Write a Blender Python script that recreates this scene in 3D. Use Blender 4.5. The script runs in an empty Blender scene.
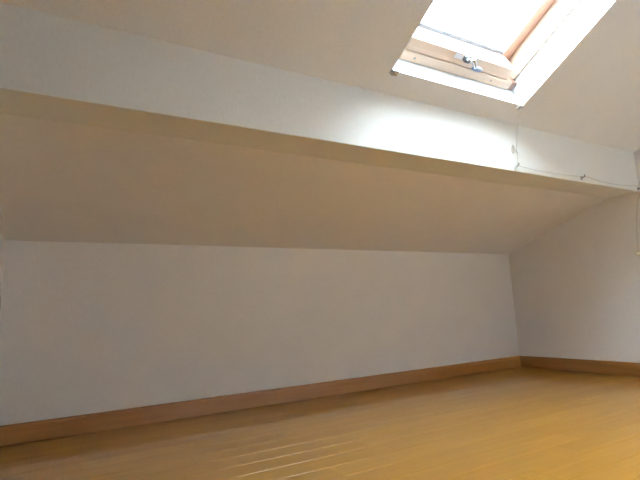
import bpy, bmesh, math
from mathutils import Vector, Matrix

scene = bpy.context.scene
COL = scene.collection

# ---------------------------------------------------------------- measures (metres)
KNEE = 0.70          # height of the low wall
XR = 2.586           # right wall plane
XS = -0.113          # face of the short wall at the left
XL = -2.60           # far left wall
YBACK = -2.38        # wall behind the camera
YB, ZB = -0.658, 0.913     # back lower edge of the boxed beam
YP, ZT = -0.814, 1.115     # front face of the beam / its top
M_UP = 0.548
NL = math.hypot(1, M_UP)
S = Vector((0, -1 / NL, M_UP / NL))      # up the roof slope
N = Vector((0, M_UP / NL, 1 / NL))       # out through the roof
O = Vector((0, YP, ZT))
HB = 0.067
SK_X0, SK_X1, SK_S0, SK_S1 = 0.964, 1.622, 0.088, 1.06   # roof window opening

def sl(x, s, n):
    return Vector((x, 0, 0)) + O + S * s + N * n

# ---------------------------------------------------------------- materials
def new_mat(name):
    m = bpy.data.materials.new(name)
    m.use_nodes = True
    nt = m.node_tree
    return m, nt, nt.nodes['Principled BSDF']

def plain(name, rgb, rough=0.5, metal=0.0, noise=0.04, scale=40):
    m, nt, b = new_mat(name)
    b.inputs['Roughness'].default_value = rough
    b.inputs['Metallic'].default_value = metal
    tc = nt.nodes.new('ShaderNodeTexCoord')
    nz = nt.nodes.new('ShaderNodeTexNoise'); nz.inputs['Scale'].default_value = scale
    nt.links.new(tc.outputs['Object'], nz.inputs['Vector'])
    mx = nt.nodes.new('ShaderNodeMix'); mx.data_type = 'RGBA'
    mx.inputs[6].default_value = tuple(c * (1 - noise) for c in rgb) + (1,)
    mx.inputs[7].default_value = tuple(min(1, c * (1 + noise)) for c in rgb) + (1,)
    nt.links.new(nz.outputs['Fac'], mx.inputs[0])
    nt.links.new(mx.outputs[2], b.inputs['Base Color'])
    return m

def wallpaper(name, rgb):
    """embossed vinyl wallpaper: fine vertical-weave relief"""
    m, nt, b = new_mat(name)
    b.inputs['Roughness'].default_value = 0.75
    b.inputs['Specular IOR Level'].default_value = 0.25
    tc = nt.nodes.new('ShaderNodeTexCoord')
    n1 = nt.nodes.new('ShaderNodeTexNoise'); n1.inputs['Scale'].default_value = 150; n1.inputs['Detail'].default_value = 3
    mp = nt.nodes.new('ShaderNodeMapping'); mp.inputs['Scale'].default_value = (1, 1, 0.45)
    nt.links.new(tc.outputs['Object'], mp.inputs['Vector'])
    nt.links.new(mp.outputs['Vector'], n1.inputs['Vector'])
    n2 = nt.nodes.new('ShaderNodeTexNoise'); n2.inputs['Scale'].default_value = 9; n2.inputs['Detail'].default_value = 4
    nt.links.new(tc.outputs['Object'], n2.inputs['Vector'])
    mx = nt.nodes.new('ShaderNodeMix'); mx.data_type = 'RGBA'
    mx.inputs[6].default_value = tuple(c * 0.90 for c in rgb) + (1,)
    mx.inputs[7].default_value = tuple(min(1, c * 1.08) for c in rgb) + (1,)
    ad = nt.nodes.new('ShaderNodeMath'); ad.operation = 'MULTIPLY_ADD'
    ad.inputs[1].default_value = 0.65; 
    nt.links.new(n1.outputs['Fac'], ad.inputs[0])
    ml = nt.nodes.new('ShaderNodeMath'); ml.operation = 'MULTIPLY'; ml.inputs[1].default_value = 0.35
    nt.links.new(n2.outputs['Fac'], ml.inputs[0]); nt.links.new(ml.outputs[0], ad.inputs[2])
    nt.links.new(ad.outputs[0], mx.inputs[0])
    nt.links.new(mx.outputs[2], b.inputs['Base Color'])
    bp = nt.nodes.new('ShaderNodeBump'); bp.inputs['Strength'].default_value = 0.35; bp.inputs['Distance'].default_value = 0.0012
    nt.links.new(n1.outputs['Fac'], bp.inputs['Height'])
    nt.links.new(bp.outputs['Normal'], b.inputs['Normal'])
    return m

def wood(name, dark, light, axis=0, rough=0.4, grain=14, coat=0.0, spec=0.5):
    """wood grain running along the given axis"""
    m, nt, b = new_mat(name)
    b.inputs['Roughness'].default_value = rough
    b.inputs['Specular IOR Level'].default_value = spec
    if coat:
        b.inputs['Coat Weight'].default_value = coat
        b.inputs['Coat Roughness'].default_value = 0.08
    tc = nt.nodes.new('ShaderNodeTexCoord')
    mp = nt.nodes.new('ShaderNodeMapping')
    sc = [1, 1, 1]; sc[axis] = 0.06
    mp.inputs['Scale'].default_value = sc
    nt.links.new(tc.outputs['Object'], mp.inputs['Vector'])
    n = nt.nodes.new('ShaderNodeTexNoise'); n.inputs['Scale'].default_value = grain * 6
    n.inputs['Detail'].default_value = 6; n.inputs['Roughness'].default_value = 0.6; n.inputs['Distortion'].default_value = 0.6
    nt.links.new(mp.outputs['Vector'], n.inputs['Vector'])
    cr = nt.nodes.new('ShaderNodeValToRGB')
    cr.color_ramp.elements[0].position = 0.3; cr.color_ramp.elements[0].color = dark + (1,)
    cr.color_ramp.elements[1].position = 0.7; cr.color_ramp.elements[1].color = light + (1,)
    nt.links.new(n.outputs['Fac'], cr.inputs['Fac'])
    nt.links.new(cr.outputs['Color'], b.inputs['Base Color'])
    return m

PLANK = 0.0827
PLANK_Y0 = -0.645
def floor_material():
    m, nt, b = new_mat('oiled_flooring')
    L = nt.links.new
    tc = nt.nodes.new('ShaderNodeTexCoord')
    sx = nt.nodes.new('ShaderNodeSeparateXYZ'); L(tc.outputs['Object'], sx.inputs[0])
    def math_(op, a=None, bb=None, c=None):
        k = nt.nodes.new('ShaderNodeMath'); k.operation = op
        for i, v in enumerate((a, bb, c)):
            if v is None: continue
            if isinstance(v, (int, float)): k.inputs[i].default_value = v
            else: L(v, k.inputs[i])
        return k.outputs[0]
    row = math_('FLOOR', math_('DIVIDE', math_('SUBTRACT', sx.outputs['Y'], PLANK_Y0), PLANK))
    w1 = nt.nodes.new('ShaderNodeTexWhiteNoise'); w1.noise_dimensions = '1D'; L(row, w1.inputs['W'])
    # staggered plank ends
    u = math_('DIVIDE', math_('ADD', sx.outputs['X'], math_('MULTIPLY', w1.outputs['Value'], 0.9)), 0.91)
    seg = math_('FLOOR', u)
    fr = math_('FRACT', u)
    joint = math_('LESS_THAN', fr, 0.0022)
    cmb = nt.nodes.new('ShaderNodeCombineXYZ'); L(row, cmb.inputs[0]); L(seg, cmb.inputs[1])
    w2 = nt.nodes.new('ShaderNodeTexWhiteNoise'); w2.noise_dimensions = '3D'; L(cmb.outputs[0], w2.inputs['Vector'])
    # grain, offset per plank
    off = nt.nodes.new('ShaderNodeVectorMath'); off.operation = 'MULTIPLY_ADD'
    L(w2.outputs['Color'], off.inputs[0]); off.inputs[1].default_value = (7, 7, 7)
    mp = nt.nodes.new('ShaderNodeMapping'); mp.inputs['Scale'].default_value = (0.09, 1, 1)
    L(tc.outputs['Object'], mp.inputs['Vector']); L(mp.outputs['Vector'], off.inputs[2])
    n = nt.nodes.new('ShaderNodeTexNoise'); n.inputs['Scale'].default_value = 34
    n.inputs['Detail'].default_value = 2.5; n.inputs['Distortion'].default_value = 0.5
    L(off.outputs[0], n.inputs['Vector'])
    fac = math_('ADD', math_('MULTIPLY', n.outputs['Fac'], 0.75), math_('MULTIPLY', w2.outputs['Value'], 0.28))
    cr = nt.nodes.new('ShaderNodeValToRGB')
    cr.color_ramp.elements[0].position = 0.22; cr.color_ramp.elements[0].color = FLOOR_D + (1,)
    cr.color_ramp.elements[1].position = 0.78; cr.color_ramp.elements[1].color = FLOOR_L + (1,)
    L(fac, cr.inputs['Fac'])
    mx = nt.nodes.new('ShaderNodeMix'); mx.data_type = 'RGBA'
    L(math_('MULTIPLY', joint, 0.35), mx.inputs[0]); L(cr.outputs['Color'], mx.inputs[6]); mx.inputs[7].default_value = (0.10, 0.05, 0.02, 1)
    L(mx.outputs[2], b.inputs['Base Color'])
    b.inputs['Roughness'].default_value = 0.32
    b.inputs['Specular IOR Level'].default_value = 0.06
    b.inputs['Coat Weight'].default_value = 0.68
    b.inputs['Coat Roughness'].default_value = 0.075
    bp = nt.nodes.new('ShaderNodeBump'); bp.inputs['Strength'].default_value = 0.02; bp.inputs['Distance'].default_value = 0.001
    L(n.outputs['Fac'], bp.inputs['Height']); L(bp.outputs['Normal'], b.inputs['Normal'])
    return m

FLOOR_D = (0.262, 0.116, 0.012)
FLOOR_L = (0.342, 0.163, 0.018)
M_WALL = wallpaper('white_wallpaper', (0.845, 0.84, 0.838))
M_CEIL = wallpaper('ceiling_wallpaper_skylit', (0.87, 0.905, 0.975))  # white paper lightened and cooled; cool skylight on the upper slope put into colour
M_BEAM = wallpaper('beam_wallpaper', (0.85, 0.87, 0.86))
M_FLOOR = floor_material()
M_BASE = wood('baseboard_wood', (0.195, 0.078, 0.014), (0.255, 0.108, 0.022), 0, 0.38, 10)
M_BASE_Y = wood('baseboard_wood_side', (0.195, 0.078, 0.014), (0.255, 0.108, 0.022), 1, 0.38, 10)
M_PINE = wood('pine', (0.66, 0.51, 0.40), (0.78, 0.64, 0.52), 0, 0.38, 5, 0.2)
M_PINE_SHADE = wood('pine_shaded', (0.34, 0.20, 0.15), (0.44, 0.28, 0.21), 1, 0.4, 5, 0.1)  # darker copy of the pine; shade of the room-facing faces put into colour
M_PINE_S = wood('pine_side', (0.66, 0.51, 0.40), (0.78, 0.64, 0.52), 1, 0.38, 5, 0.2)
M_CHROME = plain('satin_chrome', (0.60, 0.64, 0.68), 0.25, 1.0, 0.02)
M_KNOB = plain('blued_metal', (0.20, 0.26, 0.36), 0.3, 0.9, 0.02)
M_DARKMETAL = plain('dark_metal', (0.22, 0.23, 0.25), 0.4, 0.8, 0.03)
M_PLATE = plain('pale_plate', (0.80, 0.84, 0.90), 0.35, 0.0, 0.02)
M_GASKET = plain('grey_gasket', (0.26, 0.30, 0.36), 0.6, 0.0, 0.03)
M_PLASTIC = plain('white_plastic', (0.82, 0.82, 0.80), 0.35, 0.0, 0.02)
M_CREAM = plain('cream_plastic', (0.76, 0.70, 0.60), 0.4, 0.0, 0.02)
M_GREYP = plain('grey_plastic', (0.34, 0.33, 0.31), 0.4, 0.0, 0.03)
M_CLIP = plain('clip_metal', (0.50, 0.49, 0.47), 0.4, 0.2, 0.03)
M_CORD = plain('cord_fibre', (0.62, 0.61, 0.58), 0.7, 0.0, 0.08, 400)
M_FLASH = plain('roof_flashing', (0.25, 0.25, 0.26), 0.5, 0.3, 0.03)

def glass_material():
    m = bpy.data.materials.new('window_glass'); m.use_nodes = True
    nt = m.node_tree; nt.nodes.clear()
    out = nt.nodes.new('ShaderNodeOutputMaterial')
    tr = nt.nodes.new('ShaderNodeBsdfTransparent'); tr.inputs['Color'].default_value = (0.93, 0.95, 0.95, 1)
    gl = nt.nodes.new('ShaderNodeBsdfGlossy'); gl.inputs['Roughness'].default_value = 0.02
    lw = nt.nodes.new('ShaderNodeLayerWeight'); lw.inputs['Blend'].default_value = 0.5
    pw = nt.nodes.new('ShaderNodeMath'); pw.operation = 'POWER'; pw.inputs[1].default_value = 5
    ma = nt.nodes.new('ShaderNodeMath'); ma.operation = 'MULTIPLY_ADD'; ma.inputs[1].default_value = 0.9; ma.inputs[2].default_value = 0.04
    nt.links.new(lw.outputs['Facing'], pw.inputs[0]); nt.links.new(pw.outputs[0], ma.inputs[0])
    mx = nt.nodes.new('ShaderNodeMixShader')
    nt.links.new(ma.outputs[0], mx.inputs[0]); nt.links.new(tr.outputs[0], mx.inputs[1]); nt.links.new(gl.outputs[0], mx.inputs[2])
    nt.links.new(mx.outputs[0], out.inputs['Surface'])
    return m
M_GLASS = glass_material()

# ---------------------------------------------------------------- mesh helpers
def link(name, bm, mat, parent=None, smooth=False, bevel=0.0, seg=2, loc=None):
    bmesh.ops.recalc_face_normals(bm, faces=bm.faces)
    me = bpy.data.meshes.new(name)
    if loc is not None:
        bmesh.ops.translate(bm, verts=bm.verts, vec=-Vector(loc))
    bm.to_mesh(me); bm.free()
    o = bpy.data.objects.new(name, me)
    me.materials.append(mat)
    COL.objects.link(o)
    if loc is not None: o.location = loc
    if smooth:
        for p in me.polygons: p.use_smooth = True
    if bevel:
        md = o.modifiers.new('bevel', 'BEVEL'); md.width = bevel; md.segments = seg; md.limit_method = 'ANGLE'; md.angle_limit = math.radians(40)
    if parent is not None:
        o.parent = parent
        o.matrix_parent_inverse = Matrix.Translation(-Vector(parent.location))
    return o

def hexa(bm, p):
    """p: 8 points, bottom ring of four then top ring of four"""
    v = [bm.verts.new(q) for q in p]
    for f in ((0, 1, 2, 3), (7, 6, 5, 4), (0, 4, 5, 1), (1, 5, 6, 2), (2, 6, 7, 3), (3, 7, 4, 0)):
        bm.faces.new([v[i] for i in f])

def box(bm, x0, x1, y0, y1, z0, z1):
    hexa(bm, [(x0, y0, z0), (x1, y0, z0), (x1, y1, z0), (x0, y1, z0), (x0, y0, z1), (x1, y0, z1), (x1, y1, z1), (x0, y1, z1)])

def sbox(bm, x0, x1, s0, s1, n0, n1):
    """box in the roof slope's own directions"""
    hexa(bm, [sl(x0, s0, n0), sl(x1, s0, n0), sl(x1, s1, n0), sl(x0, s1, n0), sl(x0, s0, n1), sl(x1, s0, n1), sl(x1, s1, n1), sl(x0, s1, n1)])

def prism(bm, x0, x1, prof):
    """extrude a (y, z) profile along x"""
    a = [bm.verts.new((x0, y, z)) for y, z in prof]; b = [bm.verts.new((x1, y, z)) for y, z in prof]
    n = len(prof)
    bm.faces.new(a); bm.faces.new(list(reversed(b)))
    for i in range(n):
        bm.faces.new([a[i], b[i], b[(i + 1) % n], a[(i + 1) % n]])

def tube(bm, pts, r, seg=8, radii=None):
    pts = [Vector(p) for p in pts]; rings = []
    up = Vector((0.13, 0.31, 0.94)).normalized()
    for i, p in enumerate(pts):
        t = (pts[min(i + 1, len(pts) - 1)] - pts[max(i - 1, 0)]).normalized()
        a = t.cross(up)
        if a.length < 0.05: a = t.cross(Vector((1, 0, 0)))
        a.normalize(); b = t.cross(a).normalized()
        rr = radii[i] if radii else r
        rings.append([bm.verts.new(p + a * rr * math.cos(2 * math.pi * k / seg) + b * rr * math.sin(2 * math.pi * k / seg)) for k in range(seg)])
    for i in range(len(rings) - 1):
        for k in range(seg):
            bm.faces.new([rings[i][k], rings[i][(k + 1) % seg], rings[i + 1][(k + 1) % seg], rings[i + 1][k]])
    bm.faces.new(rings[0]); bm.faces.new(list(reversed(rings[-1])))

def disc(bm, c, axis, r, h, seg=16, dome=0.0):
    """short round boss standing on point c along axis"""
    c = Vector(c); axis = Vector(axis).normalized()
    tube(bm, [c, c + axis * h * 0.75, c + axis * h], r, seg, [r, r, r * (0.75 if not dome else dome)])

def spline(pts, k=8):
    pts = [Vector(p) for p in pts]; out = []
    for i in range(len(pts) - 1):
        p0 = pts[max(i - 1, 0)]; p1 = pts[i]; p2 = pts[i + 1]; p3 = pts[min(i + 2, len(pts) - 1)]
        for j in range(k):
            t = j / k
            out.append(0.5 * ((2 * p1) + (p2 - p0) * t + (2 * p0 - 5 * p1 + 4 * p2 - p3) * t * t + (3 * p1 - p0 - 3 * p2 + p3) * t ** 3))
    out.append(pts[-1]); return out

def empty(name, loc):
    o = bpy.data.objects.new(name, None); COL.objects.link(o); o.location = loc
    o.empty_display_size = 0.05
    return o

def struct(o, label, cat):
    o['kind'] = 'structure'; o['label'] = label; o['category'] = cat
    return o
def tag(o, label, cat, group=None):
    o['label'] = label; o['category'] = cat
    if group: o['group'] = group
    return o

# ---------------------------------------------------------------- floor: planks along x with eased grooves
prof = []
y = PLANK_Y0 + PLANK * 8
rows = 0
bm = bmesh.new()
R_ = 0.0008      # depth of the V groove between planks
vs = []
ys = []
while y > YBACK - 0.05:
    # chamfered plank edges meeting in a V
    ys += [(y + R_, 0.0), (y, -R_), (y - R_, 0.0)]
    y -= PLANK
ys = [(q, z) for q, z in ys if YBACK - 0.04 <= q <= 0.04]
ys = [(0.06, 0.0)] + ys + [(YBACK - 0.06, 0.0)]
top = [(bm.verts.new((XL - 0.06, q, z)), bm.verts.new((XR + 0.06, q, z))) for q, z in ys]
for i in range(len(top) - 1):
    f = bm.faces.new([top[i][0], top[i][1], top[i + 1][1], top[i + 1][0]])
b0 = [bm.verts.new((XL - 0.06, 0.06, -0.05)), bm.verts.new((XR + 0.06, 0.06, -0.05)), bm.verts.new((XR + 0.06, YBACK - 0.06, -0.05)), bm.verts.new((XL - 0.06, YBACK - 0.06, -0.05))]
bm.faces.new(b0)
bm.faces.new([top[0][0], top[0][1], b0[1], b0[0]])
bm.faces.new([top[-1][0], top[-1][1], b0[2], b0[3]])
bm.faces.new([t[0] for t in top] + [b0[3], b0[0]])
bm.faces.new([t[1] for t in top] + [b0[2], b0[1]])
fl = link('floor', bm, M_FLOOR)
struct(fl, 'glossy golden brown wooden plank floor with fine grooves', 'floor')

# ---------------------------------------------------------------- walls
T = 0.12
bm = bmesh.new(); box(bm, XL - T, XR + T, 0, T, -0.05, KNEE + 0.15)
struct(link('wall_back', bm, M_WALL), 'low white papered wall behind the long baseboard', 'wall')

def z_up(yy): return ZT + (YP - yy) * M_UP
# right wall follows the roof line
def gable(x0, x1):
    bm = bmesh.new()
    prism(bm, x0, x1, [(0.0, -0.05), (0.0, KNEE + 0.05), (YB, ZB + 0.08), (YP, ZT + 0.06), (YBACK, z_up(YBACK) + 0.06), (YBACK, -0.05)])
    return bm
struct(link('wall_right', gable(XR, XR + T), M_WALL), 'white papered gable wall at the right with the roof line', 'wall')
struct(link('wall_left', gable(XL - T, XL), M_WALL), 'far left white papered gable wall', 'wall')
bm = bmesh.new(); box(bm, XL - T, XR + T, YBACK - T, YBACK, -0.05, z_up(YBACK) + 0.1)
struct(link('wall_front', bm, M_WALL), 'white papered wall behind the viewer', 'wall')
d1 = empty('added_door', (-0.75, YBACK, 0))  # unseen door, added dark to cut bounce light on the left
struct(d1, 'added brown wooden door behind the viewer that cuts bounce light', 'door')
bm = bmesh.new(); box(bm, -1.15, -0.36, YBACK + 0.0005, YBACK + 0.022, 0.006, 1.74)
link('added_door_panel', bm, M_BASE_Y, d1, bevel=0.003)
bm = bmesh.new()
box(bm, -1.20, -1.152, YBACK + 0.0005, YBACK + 0.03, 0.006, 1.79); box(bm, -0.358, -0.31, YBACK + 0.0005, YBACK + 0.03, 0.006, 1.79); box(bm, -1.152, -0.358, YBACK + 0.0005, YBACK + 0.03, 1.742, 1.79)
link('added_door_frame', bm, M_BASE_Y, d1, bevel=0.002)
bm = bmesh.new(); tube(bm, [(-0.43, YBACK + 0.021, 0.92), (-0.43, YBACK + 0.06, 0.92), (-0.44, YBACK + 0.068, 0.92), (-0.53, YBACK + 0.068, 0.92)], 0.008, 10)
link('added_door_handle', bm, M_CHROME, d1, smooth=True)
# short wall that closes the low space on the left
bm = bmesh.new()
prism(bm, XS - 0.10, XS, [(0.001, -0.002), (0.001, KNEE + 0.004), (YB, ZB + 0.004), (YP, ZB + 0.004), (YP, -0.002)])
struct(link('wall_side', bm, M_WALL), 'short white return wall under the low slope at the left edge', 'wall')

# ---------------------------------------------------------------- ceilings and the boxed beam
m_lo = (ZB - KNEE) / (-YB)
bm = bmesh.new()
prism(bm, XL - T, XR + T, [(0.0, KNEE), (YB, ZB), (YB, ZB + 0.16), (T, KNEE + 0.10)])
struct(link('ceiling', bm, M_WALL), 'low shaded white sloping ceiling between the low wall and the beam', 'ceiling')
bm = bmesh.new()
bz = ZT + 0.15
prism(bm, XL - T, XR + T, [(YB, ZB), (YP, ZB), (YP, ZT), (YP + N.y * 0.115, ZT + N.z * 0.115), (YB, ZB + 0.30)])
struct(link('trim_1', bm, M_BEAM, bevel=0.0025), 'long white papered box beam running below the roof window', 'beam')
# upper slope with the opening
SMAX = (YP - YBACK) * NL + 0.05
TH = 0.115
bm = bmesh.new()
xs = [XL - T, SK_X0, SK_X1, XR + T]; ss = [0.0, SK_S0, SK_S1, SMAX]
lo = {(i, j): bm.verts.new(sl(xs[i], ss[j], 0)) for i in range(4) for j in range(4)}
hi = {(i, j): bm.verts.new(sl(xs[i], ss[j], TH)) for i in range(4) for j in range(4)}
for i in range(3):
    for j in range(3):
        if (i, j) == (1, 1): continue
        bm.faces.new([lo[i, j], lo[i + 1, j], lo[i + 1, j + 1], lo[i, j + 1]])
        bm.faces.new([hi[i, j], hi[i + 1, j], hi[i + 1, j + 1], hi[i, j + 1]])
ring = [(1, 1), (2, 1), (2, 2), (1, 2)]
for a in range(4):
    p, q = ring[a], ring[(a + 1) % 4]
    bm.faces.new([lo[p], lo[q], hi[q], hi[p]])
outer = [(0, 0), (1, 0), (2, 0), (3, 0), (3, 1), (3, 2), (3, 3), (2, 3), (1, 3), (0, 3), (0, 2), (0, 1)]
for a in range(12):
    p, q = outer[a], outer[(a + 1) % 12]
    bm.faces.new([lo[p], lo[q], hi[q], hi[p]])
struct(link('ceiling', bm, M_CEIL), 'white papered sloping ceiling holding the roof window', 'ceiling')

# ---------------------------------------------------------------- baseboards (small eased top, thin shadow gap at the floor)
def base_profile(d=0.013, h=HB):
    return [(0, 0.0002), (-0.004, 0.0002), (-0.004, 0.0055), (-d, 0.0055), (-d, h - 0.0125), (-d + 0.0015, h - 0.0115), (-d + 0.0015, h - 0.003), (-d + 0.004, h), (0, h)]
bm = bmesh.new(); prism(bm, XS, XR, base_profile())
struct(link('baseboard_back', bm, M_BASE), 'brown wooden baseboard along the low wall', 'baseboard')
def base_along_y(name, x, sgn, ya, yb, label):
    bm = bmesh.new()
    pr = base_profile()
    a = [bm.verts.new((x + sgn * u, ya, z)) for u, z in pr]; b = [bm.verts.new((x + sgn * u, yb, z)) for u, z in pr]
    n = len(pr)
    bm.faces.new(a); bm.faces.new(list(reversed(b)))
    for i in range(n): bm.faces.new([a[i], b[i], b[(i + 1) % n], a[(i + 1) % n]])
    struct(link(name, bm, M_BASE_Y), label, 'baseboard')
base_along_y('baseboard_right', XR, 1, -0.013, YBACK, 'brown wooden baseboard along the right gable wall')
base_along_y('baseboard_side', XS, -1, -0.013, YP, 'brown wooden baseboard on the short return wall')
base_along_y('baseboard_left', XL, -1, -0.013, YBACK, 'brown wooden baseboard along the far left wall')

# ---------------------------------------------------------------- roof window
wroot = empty('window_1', sl((SK_X0 + SK_X1) / 2, SK_S0, 0.09))
struct(wroot, 'pine roof window with a crank handle in the upper sloping ceiling', 'window')
FX0, FX1 = SK_X0 + 0.010, SK_X1 - 0.010          # inner faces of the fixed frame sides
# fixed frame
bm = bmesh.new()
sbox(bm, SK_X0 + 0.001, 1.593, SK_S0 + 0.001, 0.1245, 0.088, 0.20)      # bottom rail inside the reveal
fb = link('frame', bm, M_PINE, wroot, bevel=0.004, seg=3)
fb['label'] = 'lower pine rail of the fixed frame'
bm = bmesh.new(); sbox(bm, 1.5935, SK_X1 - 0.001, SK_S0 + 0.001, 0.1245, 0.095, 0.20)
link('corner_block', bm, M_PINE_SHADE, wroot, bevel=0.001)['label'] = 'darker brown end block'
bm = bmesh.new()
sbox(bm, SK_X0 + 0.001, SK_X1 - 0.001, SK_S1 - 0.036, SK_S1 - 0.001, 0.088, 0.20)
fb = link('frame', bm, M_PINE, wroot, bevel=0.004, seg=3)
for x0, x1 in ((SK_X0 - 0.05, FX0), (FX1, SK_X1 + 0.05)):
    bm = bmesh.new()
    sbox(bm, x0, x1, 0.125, SK_S1 - 0.037, TH + 0.001, 0.235)
    link('frame', bm, M_PINE_S, wroot, bevel=0.002)
# sash : bottom rail with rounded ends, top rail, side members
def rounded_rail(s0, s1, n0, n1, x0, x1, r=0.014):
    bm = bmesh.new()
    pts = []
    for cx, a0 in ((x0 + r, 180), (x1 - r, 270)):
        for k in range(6):
            t = math.radians(a0 + k * 18)
            pts.append((cx + r * math.cos(t), n0 + r + r * math.sin(t)))
    pts += [(x1, n1), (x0, n1)]
    a = [bm.verts.new(sl(x, s0, n)) for x, n in pts]; b = [bm.verts.new(sl(x, s1, n)) for x, n in pts]
    bm.faces.new(a); bm.faces.new(list(reversed(b)))
    for i in range(len(pts)):
        j = (i + 1) % len(pts); bm.faces.new([a[i], b[i], b[j], a[j]])
    return bm
SX0, SX1 = SK_X0 + 0.045, 1.572
link('sash', rounded_rail(0.1265, 0.171, 0.094, 0.195, SX0, SX1), M_PINE, wroot, bevel=0.003, seg=3)['label'] = 'lower pine rail of the opening sash'
link('sash', rounded_rail(SK_S1 - 0.083, SK_S1 - 0.0385, 0.094, 0.195, SX0, SX1), M_PINE, wroot, bevel=0.003, seg=3)
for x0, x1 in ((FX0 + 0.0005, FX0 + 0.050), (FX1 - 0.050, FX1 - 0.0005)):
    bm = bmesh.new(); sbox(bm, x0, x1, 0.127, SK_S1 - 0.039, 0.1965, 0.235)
    link('sash', bm, M_PINE_SHADE, wroot, bevel=0.002)
# gasket round the pane
gx0, gx1, gs0, gs1 = FX0 + 0.051, FX1 - 0.051, 0.172, SK_S1 - 0.084
bm = bmesh.new()
w = 0.007
sbox(bm, gx0, gx1, gs0, gs0 + 0.011, 0.200, 0.222)
sbox(bm, gx0, gx1, gs1 - w, gs1, 0.202, 0.222)
sbox(bm, gx0, gx0 + w * .6, gs0 + 0.0115, gs1 - w, 0.206, 0.222)
sbox(bm, gx1 - w * .6, gx1, gs0 + 0.0115, gs1 - w, 0.206, 0.222)
link('gasket', bm, M_GASKET, wroot)['label'] = 'thin grey rubber gasket'
bm = bmesh.new(); sbox(bm, gx0 + 0.001, gx1 - 0.001, gs0 + 0.001, gs1 - 0.001, 0.2235, 0.2275)
link('pane', bm, M_GLASS, wroot)
# outer cladding collar that closes the frame to the roof
bm = bmesh.new()
sbox(bm, SK_X0 - 0.09, SK_X1 + 0.09, SK_S0 - 0.07, 0.1240, 0.2015, 0.25)
sbox(bm, SK_X0 - 0.09, SK_X1 + 0.09, SK_S0 - 0.07, SK_S0 - 0.03, TH + 0.001, 0.2015)
sbox(bm, SK_X0 - 0.09, SK_X1 + 0.09, SK_S1 - 0.036, SK_S1 + 0.07, 0.2015, 0.25)
sbox(bm, SK_X0 - 0.09, SK_X1 + 0.09, SK_S1 + 0.03, SK_S1 + 0.07, TH + 0.001, 0.2015)
sbox(bm, SK_X0 - 0.09, SK_X0 - 0.052, SK_S0 - 0.03, SK_S1 + 0.03, TH + 0.001, 0.25)
sbox(bm, SK_X1 + 0.052, SK_X1 + 0.09, SK_S0 - 0.03, SK_S1 + 0.03, TH + 0.001, 0.25)
sbox(bm, SK_X0 - 0.09, FX0 + 0.05, 0.124, SK_S1 - 0.036, 0.236, 0.25)
sbox(bm, FX1 - 0.05, SK_X1 + 0.09, 0.124, SK_S1 - 0.036, 0.236, 0.25)
sbox(bm, FX0 + 0.02, FX1 - 0.02, 0.1245, 0.172, 0.236, 0.25)
sbox(bm, FX0 + 0.02, FX1 - 0.02, SK_S1 - 0.084, SK_S1 - 0.036, 0.236, 0.25)
link('cladding', bm, M_FLASH, wroot)['label'] = 'grey outer metal cladding'
# crank handle in the middle of the sash rail
cx = 1.310
bm = bmesh.new()
disc(bm, sl(cx - 0.006, 0.158, 0.0945), -N, 0.014, 0.012, 18)
disc(bm, sl(cx - 0.006, 0.158, 0.083), -N, 0.009, 0.012, 14)
hd = link('handle', bm, M_DARKMETAL, wroot, smooth=False)
hd['label'] = 'dark metal crank boss with a chrome arm'
bm = bmesh.new()
p0 = sl(cx - 0.004, 0.160, 0.070); p1 = sl(cx + 0.001, 0.172, 0.064); p2 = sl(cx + 0.029, 0.149, 0.063); p3 = sl(cx + 0.034, 0.144, 0.065)
tube(bm, [p0, p1, p2, p3], 0.007, 10, [0.007, 0.0085, 0.007, 0.006])
a1 = link('crank_arm', bm, M_CHROME, hd, smooth=True)
bm = bmesh.new()
tube(bm, [sl(cx + 0.022, 0.141, 0.066), sl(cx + 0.034, 0.142, 0.066), sl(cx + 0.052, 0.144, 0.066), sl(cx + 0.066, 0.146, 0.066)], 0.008, 12, [0.005, 0.0085, 0.010, 0.006])
link('crank_knob', bm, M_KNOB, hd, smooth=True)
bm = bmesh.new(); sbox(bm, 1.249, 1.288, 0.148, 0.166, 0.0915, 0.0938)
link('latch_plate', bm, M_PLATE, wroot, bevel=0.001)['label'] = 'pale bluish white plate beside the crank'
for sxp in (1.093, 1.479):
    bm = bmesh.new(); disc(bm, sl(sxp, 0.107, 0.0878), -N, 0.0045, 0.0015, 12)
    link('screw', bm, M_GREYP, wroot)

# ---------------------------------------------------------------- small clips at the corners of the opening
def corner_clip(x, s, label):
    r = empty('corner_clip', sl(x, s, 0))
    bm = bmesh.new(); sbox(bm, x - 0.013, x + 0.013, s - 0.009, s + 0.010, -0.011, -0.0002)
    link('clip_body', bm, M_CLIP, r, bevel=0.002)
    bm = bmesh.new(); disc(bm, sl(x, s, -0.011), -N, 0.004, 0.003, 12)
    link('screw', bm, M_CHROME, r)
    tag(r, label, 'clip', 'clips on the roof window opening')
corner_clip(0.974, 0.085, 'small grey clip at the lower left corner of the roof window opening')
corner_clip(1.604, 0.082, 'small grey clip above the hanging cord at the roof window opening')

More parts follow.
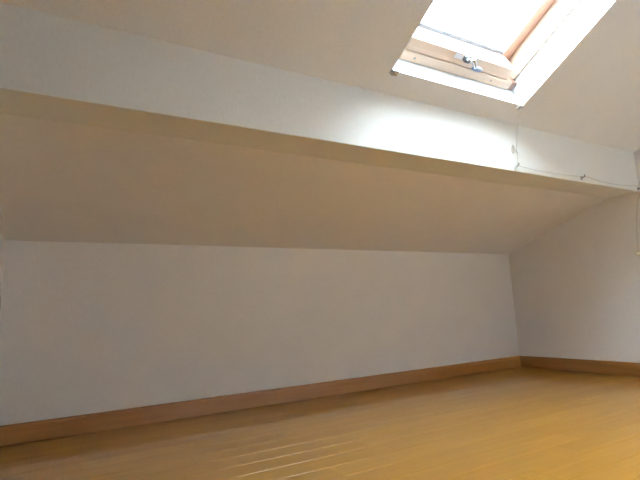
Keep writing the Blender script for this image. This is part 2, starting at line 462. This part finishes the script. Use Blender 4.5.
# ---------------------------------------------------------------- cord hooks and the blind cord
YF = YP            # beam front face
def cord_hook(x, z, label, body, hook, size=1.0):
    r = empty('cord_hook', (x, YF, z))
    k = size
    bm = bmesh.new(); box(bm, x - 0.008 * k, x + 0.008 * k, YF - 0.004, YF - 0.0002, z - 0.011 * k, z + 0.011 * k)
    link('hook_plate', bm, body, r, bevel=0.0015)
    bm = bmesh.new()
    pts = [(x, YF - 0.003, z + 0.002), (x, YF - 0.013, z + 0.001), (x, YF - 0.018, z + 0.006), (x, YF - 0.018, z + 0.012)]
    tube(bm, spline(pts, 4), 0.0032 * k, 8)
    link('hook_arm', bm, hook, r, smooth=True)
    tag(r, label, 'hook', 'cord hooks on the beam')
    return r
# cleat: two horned, a little larger
cl = empty('cord_cleat', (1.632, YF, 1.0))
bm = bmesh.new(); box(bm, 1.624, 1.640, YF - 0.008, YF - 0.0002, 0.988, 1.012)
link('cleat_base', bm, M_PLASTIC, cl, bevel=0.002)
bm = bmesh.new(); tube(bm, spline([(1.618, YF - 0.015, 1.016), (1.626, YF - 0.012, 1.006), (1.632, YF - 0.011, 1.0), (1.640, YF - 0.012, 0.994), (1.647, YF - 0.015, 0.984)], 4), 0.0045, 10)
link('cleat_horn', bm, M_PLASTIC, cl, smooth=True)
tag(cl, 'small white plastic cord cleat on the beam face under the roof window corner', 'cleat')

cord_hook(1.636, 0.931, 'white hook at the lower edge of the beam where the cord turns right', M_PLASTIC, M_GREYP)
cord_hook(2.089, 0.931, 'small dark hook halfway along the cord near the right end of the beam', M_GREYP, M_DARKMETAL, 0.75)
cord_hook(2.571, 0.924, 'small dark hook at the right end of the beam against the gable wall', M_GREYP, M_DARKMETAL, 0.75)

yc = YF - 0.011
path = [sl(1.604, 0.082, -0.0145), (1.618, yc - 0.035, 1.075), (1.632, yc - 0.008, 1.0),
        (1.642, yc - 0.002, 0.972), (1.638, yc, 0.945), (1.636, yc, 0.934), (1.66, yc, 0.933), (1.80, yc + 0.004, 0.929), (1.98, yc + 0.004, 0.931), (2.089, yc, 0.936),
        (2.13, yc, 0.936), (2.25, yc + 0.003, 0.927), (2.40, yc + 0.002, 0.926), (2.53, yc, 0.934), (2.571, yc, 0.929), (2.579, YF - 0.010, 0.915),
        (2.582, YF + 0.015, 0.86), (2.583, YF + 0.035, 0.75), (2.583, YF + 0.043, 0.66), (2.578, YF + 0.045, 0.612)]
bm = bmesh.new(); tube(bm, spline(path, 6), 0.0013, 8)
cd = link('blind_cord', bm, M_CORD, smooth=True, loc=path[0])
tag(cd, 'thin pale cord hanging from the roof window corner and running right along the beam', 'cord')

# round keeper on the right wall
kp = empty('wall_knob', (XR, YF + 0.045, 0.607))
bm = bmesh.new(); disc(bm, (XR - 0.0002, YF + 0.045, 0.607), (-1, 0, 0), 0.013, 0.006, 20)
link('knob_base', bm, M_CREAM, kp)
bm = bmesh.new(); tube(bm, [(XR - 0.006, YF + 0.045, 0.607), (XR - 0.014, YF + 0.045, 0.607), (XR - 0.020, YF + 0.045, 0.607), (XR - 0.023, YF + 0.045, 0.607)], 0.006, 14, [0.0045, 0.0045, 0.0085, 0.005])
link('knob_head', bm, M_CREAM, kp, smooth=True)
tag(kp, 'small cream knob on the right gable wall at the end of the cord', 'knob')

# ---------------------------------------------------------------- daylight
w = bpy.data.worlds.new('sky'); scene.world = w; w.use_nodes = True
nt = w.node_tree
bg = nt.nodes['Background']
# hazy white sky, brightest low in front of the roof window
SKY_BASE, SKY_GLOW, SKY_POW = 38.0, 170.0, 5.0
tc = nt.nodes.new('ShaderNodeTexCoord')
dp = nt.nodes.new('ShaderNodeVectorMath'); dp.operation = 'DOT_PRODUCT'
dp.inputs[1].default_value = Vector((-0.5, 0.85, 0.53)).normalized()
nt.links.new(tc.outputs['Generated'], dp.inputs[0])
mxm = nt.nodes.new('ShaderNodeMath'); mxm.operation = 'MAXIMUM'; mxm.inputs[1].default_value = 0.0
nt.links.new(dp.outputs['Value'], mxm.inputs[0])
pw = nt.nodes.new('ShaderNodeMath'); pw.operation = 'POWER'; pw.inputs[1].default_value = SKY_POW
nt.links.new(mxm.outputs[0], pw.inputs[0])
ma = nt.nodes.new('ShaderNodeMath'); ma.operation = 'MULTIPLY_ADD'; ma.inputs[1].default_value = SKY_GLOW; ma.inputs[2].default_value = SKY_BASE
nt.links.new(pw.outputs[0], ma.inputs[0])
nt.links.new(ma.outputs[0], bg.inputs['Strength'])
bg.inputs['Color'].default_value = (0.80, 0.91, 1.0, 1)

# ---------------------------------------------------------------- camera
cam = bpy.data.cameras.new('camera'); co = bpy.data.objects.new('camera', cam); COL.objects.link(co)
F = Vector((0.50417923, 0.85043597, 0.15020642)); Rv = Vector((0.86294025, -0.50290815, -0.04916819)); U = Vector((-0.03372563, -0.15440875, 0.98743127))
mat = Matrix((Rv, U, -F)).transposed().to_4x4(); mat.translation = Vector((0, -2.00714, 0.39105))
co.matrix_world = mat
cam.sensor_width = 36; cam.lens = 476.98 / 640 * 36; cam.clip_start = 0.01
scene.camera = co

scene.view_settings.view_transform = 'Standard'
scene.view_settings.look = 'None'
scene.view_settings.gamma = 1.0
scene.view_settings.use_curve_mapping = False
scene.view_settings.exposure = 0.11
